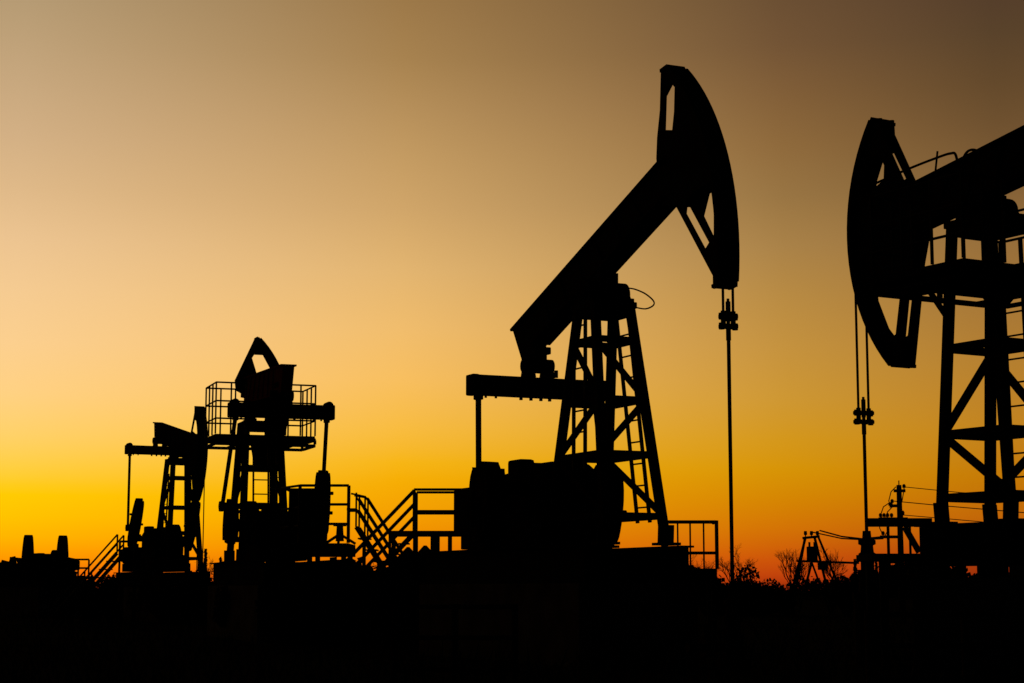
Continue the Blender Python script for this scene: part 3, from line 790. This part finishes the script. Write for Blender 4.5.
for i, (px, py, D, w, lab) in enumerate(SH): shrub(lab, px, py, D, w, 50 + i, n=3400)

def soil_heap(label, px, py, D, rad, seed):
    rnd = random.Random(seed); x = X(px, D); h = zat(py, D); m = MB()
    rings = []
    for k in range(9):
        t = k / 8; r_ = rad * (1 - t) ** .92 + .03
        rings.append([m.bm.verts.new((r_ * cos(2 * pi * i / 18) * (1 + rnd.uniform(-.07, .07)), r_ * sin(2 * pi * i / 18) * (1 + rnd.uniform(-.07, .07)), h * t + (rnd.uniform(-.03, .03) if k not in (0, 8) else 0))) for i in range(18)])
    for a, b in zip(rings, rings[1:]):
        for i in range(18): m.bm.faces.new((a[i], a[(i + 1) % 18], b[(i + 1) % 18], b[i]))
    m.bm.faces.new(rings[-1])
    o = m.build('soil_heap', 'soil'); o.location = (x, D, -.02)
    tag(o, label, 'soil heap', 'soil heaps under the landing')
soil_heap('pointed dark heap left under the railed landing', 408, 546, 38.4, 1.55, 1)
soil_heap('pointed dark heap right under the railed landing', 425, 544.5, 39.6, 1.5, 2)
# far wood along the horizon: one mass
def far_wood():
    rnd = random.Random(5); m = MB(); bm = m.bm
    for k in range(2600):
        D = rnd.uniform(190, 420); x = rnd.uniform(-.36, .36) * D
        px = 512 + x / D * FPX
        base = 3.1 + 1.3 * sin(px * .021 + 1) + .9 * sin(px * .057)
        if 770 < px < 800: base *= .45
        h = max(.9, base * rnd.uniform(.55, 1.15)) * D / 300; w = h * rnd.uniform(.4, .9)
        for j in range(26):
            p = Vector((x + rnd.gauss(0, .5) * w, D + rnd.gauss(0, .4) * w, h * rnd.random() ** .8)); s = h * rnd.uniform(.05, .15)
            a = Vector((rnd.gauss(0, 1), rnd.gauss(0, 1), rnd.gauss(0, 1))).normalized() * s; b = a.cross(Vector((rnd.gauss(0, 1), rnd.gauss(0, 1), rnd.gauss(0, 1)))).normalized() * s
            bm.faces.new([bm.verts.new(p + a), bm.verts.new(p + b), bm.verts.new(p - a), bm.verts.new(p - b)])
    o = m.build('far_wood', 'leaf'); o['kind'] = 'stuff'
    tag(o, 'low dark line of far trees along the whole horizon', 'treeline')
far_wood()
# dry grass and weeds in the field
def weeds():
    rnd = random.Random(9); m = MB(); bm = m.bm
    for k in range(16000):
        D = 7 + 75 * rnd.random() ** 1.6; x = rnd.uniform(-.34, .34) * D; h = rnd.uniform(.06, .34) * (1 if rnd.random() < .93 else 1.7)
        an = rnd.random() * pi; w = .012 + .012 * rnd.random(); lx, ly = rnd.gauss(0, .12), rnd.gauss(0, .12)
        bm.faces.new([bm.verts.new((x - w * cos(an), D - w * sin(an), 0)), bm.verts.new((x + w * cos(an), D + w * sin(an), 0)), bm.verts.new((x + lx, D + ly, h))])
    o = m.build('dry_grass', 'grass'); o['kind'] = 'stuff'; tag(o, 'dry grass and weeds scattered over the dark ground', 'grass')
weeds()

# pipe fences in the dark foreground
def pipe_fence(label, xs, zs, D, slope=0):
    x0, x1 = xat(xs[0], 600, D), xat(xs[1], 600, D); ox = (x0 + x1) / 2
    r = thing('pipe_fence', label, 'pipe fence', (ox, D, 0), 0, 'pipe fences in the dark foreground')
    for z in zs: MB().tube([(x0 - ox, 0, z), (x1 - ox, 0, z)], .025, 10).build('rail', 'rust', r)
    n = max(2, int((x1 - x0) / 1.5))
    for k in range(n + 1):
        MB().tube([(x0 - ox + (x1 - x0) * k / n, 0, 0), (x0 - ox + (x1 - x0) * k / n, 0, max(zs) + .03)], .035, 10).build('post', 'rust', r)
pipe_fence('low pipe fence barely visible in the dark below the tall pump', (395, 515), (.30, .62, .93), 19)
pipe_fence('low pipe fence barely visible in the dark below the right pump', (868, 1060), (.30, .60, .88), 17)

# ------------------------------------------------------------------ ground
g = MB(); bm = g.bm
N = 60
def cell(a): return math.copysign(abs(a) ** 2.6 * 3500, a)
vs = [[bm.verts.new((cell(-1 + 2 * i / N), cell(-1 + 2 * j / N) + 20, 0)) for j in range(N + 1)] for i in range(N + 1)]
for i in range(N):
    for j in range(N): bm.faces.new((vs[i][j], vs[i + 1][j], vs[i + 1][j + 1], vs[i][j + 1]))
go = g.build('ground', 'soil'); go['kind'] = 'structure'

# ------------------------------------------------------------------ sky, sun, camera
def srgb(c): return tuple(((x / 255) / 12.92 if x / 255 < .04045 else ((x / 255 + .055) / 1.055) ** 2.4) for x in c)
SUN_B = -17.0          # bearing of the glow, degrees from straight ahead
W = bpy.data.worlds.new('World'); sc.world = W; W.use_nodes = True
nt = W.node_tree; nd = nt.nodes; ln = nt.links
bg = nd['Background']
def mth(op, a, b=None, clamp=False):
    n = nd.new('ShaderNodeMath'); n.operation = op; n.use_clamp = clamp
    for i, v in enumerate((a, b)):
        if v is None: continue
        if isinstance(v, (int, float)): n.inputs[i].default_value = v
        else: ln.new(v, n.inputs[i])
    return n.outputs[0]
tc = nd.new('ShaderNodeTexCoord'); sx = nd.new('ShaderNodeSeparateXYZ'); ln.new(tc.outputs['Generated'], sx.inputs[0])
elev = mth('MULTIPLY', mth('ARCSINE', sx.outputs['Z']), 180 / pi)
hl = mth('SQRT', mth('MAXIMUM', mth('SUBTRACT', 1.0, mth('MULTIPLY', sx.outputs['Z'], sx.outputs['Z'])), 1e-6))
dt = mth('DIVIDE', mth('ADD', mth('MULTIPLY', sx.outputs['X'], sin(R(SUN_B))), mth('MULTIPLY', sx.outputs['Y'], cos(R(SUN_B)))), hl)
azd = mth('MULTIPLY', mth('ARCCOSINE', mth('MAXIMUM', mth('MINIMUM', dt, 1.0), -1.0)), 180 / pi)
EMAX = 40.0
def ramp(stops):
    """stops: (row in the photograph or ('e', degrees), sRGB colour) along the elevation above the horizon"""
    r = nd.new('ShaderNodeValToRGB'); cr = r.color_ramp; cr.interpolation = 'EASE' if False else 'LINEAR'
    L = []
    for k, c in stops:
        e = k[1] if isinstance(k, tuple) else math.degrees(PITCH + atan(-(k - 341.5) / FPX))
        L.append((max(0, min(1, e / EMAX)), srgb(c)))
    L.sort()
    while len(cr.elements) < len(L): cr.elements.new(.5)
    for el, (p, c) in zip(cr.elements, L): el.position = p; el.color = (*c, 1)
    ln.new(mth('DIVIDE', elev, EMAX, True), r.inputs['Fac'])
    return r.outputs['Color']
TOPS = lambda c: [(('e', 26), tuple(x * .55 for x in c)), (('e', 40), (9, 8, 8))]
rL = ramp([(592, (190, 55, 5)), (575, (245, 110, 5)), (560, (255, 150, 0)), (540, (255, 178, 0)), (520, (255, 193, 0)), (497, (255, 202, 2)), (488, (255, 203, 28)), (470, (255, 206, 66)), (440, (255, 208, 104)),
           (400, (254, 208, 130)), (350, (250, 206, 142)), (300, (244, 202, 145)), (250, (235, 195, 144)), (200, (222, 184, 136)), (150, (210, 175, 132)), (100, (199, 167, 126)), (50, (188, 159, 119)), (0, (177, 151, 113))] + TOPS((140, 118, 86)))
rM = ramp([(592, (160, 45, 5)), (575, (215, 85, 5)), (550, (238, 130, 0)), (520, (243, 155, 0)), (480, (245, 173, 2)), (462, (246, 181, 20)), (430, (247, 187, 62)),
           (380, (247, 190, 95)), (330, (240, 188, 108)), (270, (226, 180, 112)), (210, (208, 165, 105)), (160, (196, 155, 98)), (110, (182, 143, 90)), (60, (167, 130, 79)), (0, (156, 120, 72))] + TOPS((120, 94, 60)))
rR = ramp([(592, (140, 38, 8)), (578, (190, 62, 12)), (560, (204, 82, 10)), (530, (210, 113, 5)), (500, (212, 132, 1)), (470, (214, 147, 4)), (440, (211, 150, 26)),
           (400, (205, 150, 50)), (350, (196, 145, 61)), (300, (184, 138, 66)), (250, (169, 129, 71)), (200, (152, 116, 66)), (150, (142, 105, 59)), (100, (129, 94, 55)), (50, (114, 83, 52)), (0, (106, 78, 50))] + TOPS((84, 62, 42)))
rE = ramp([(592, (120, 32, 8)), (575, (150, 45, 10)), (555, (170, 62, 10)), (520, (192, 100, 8)), (480, (196, 121, 4)), (430, (193, 130, 30)),
           (370, (180, 126, 46)), (310, (164, 117, 54)), (240, (146, 107, 58)), (190, (126, 92, 52)), (140, (110, 80, 46)), (100, (99, 72, 42)), (50, (88, 65, 41)), (0, (82, 59, 41))] + TOPS((68, 50, 36)))
def lerp_sky(a, b, d0, d1):
    m = nd.new('ShaderNodeMix'); m.data_type = 'RGBA'
    ln.new(mth('DIVIDE', mth('SUBTRACT', azd, d0), d1 - d0, True), m.inputs['Factor']); ln.new(a, m.inputs['A']); ln.new(b, m.inputs['B'])
    return m.outputs['Result']
skyc = lerp_sky(lerp_sky(lerp_sky(rL, rM, 1.8, 13.5), rR, 13.5, 25.5), rE, 25.5, 32.0)
mix2 = nd.new('ShaderNodeMix'); mix2.data_type = 'RGBA'
ln.new(mth('DIVIDE', mth('SUBTRACT', azd, 33.0), 14.0, True), mix2.inputs['Factor'])
ln.new(skyc, mix2.inputs['A']); mix2.inputs['B'].default_value = (.0012, .0012, .0018, 1)
sky = nd.new('ShaderNodeTexSky'); sky.sky_type = 'NISHITA'; sky.sun_disc = False
sky.sun_elevation = R(1.0); sky.sun_rotation = R(SUN_B)
addn = nd.new('ShaderNodeMix'); addn.data_type = 'RGBA'; addn.blend_type = 'ADD'; addn.inputs['Factor'].default_value = .0015
ln.new(mix2.outputs['Result'], addn.inputs['A']); ln.new(sky.outputs['Color'], addn.inputs['B'])
ln.new(addn.outputs['Result'], bg.inputs['Color']); bg.inputs['Strength'].default_value = 1.0

sl = bpy.data.lights.new('sun', 'SUN'); sl.energy = .02; sl.angle = R(.5); sl.color = (1, .62, .3)
so = bpy.data.objects.new('sun', sl); col.objects.link(so)
dirv = Vector((sin(R(SUN_B)) * cos(R(1)), cos(R(SUN_B)) * cos(R(1)), sin(R(1))))
so.rotation_euler = dirv.to_track_quat('Z', 'Y').to_euler(); so.location = (0, 0, 30)

cd = bpy.data.cameras.new('camera'); co = bpy.data.objects.new('camera', cd); col.objects.link(co)
co.location = (0, 0, HC); co.rotation_euler = (pi / 2 + PITCH, 0, 0)
cd.sensor_width = 36; cd.lens = FPX / 1024 * 36; cd.clip_start = .1; cd.clip_end = 9000
sc.camera = co
vs_ = sc.view_settings; vs_.view_transform = 'Standard'; vs_.look = 'None'; vs_.gamma = 1; vs_.exposure = 0
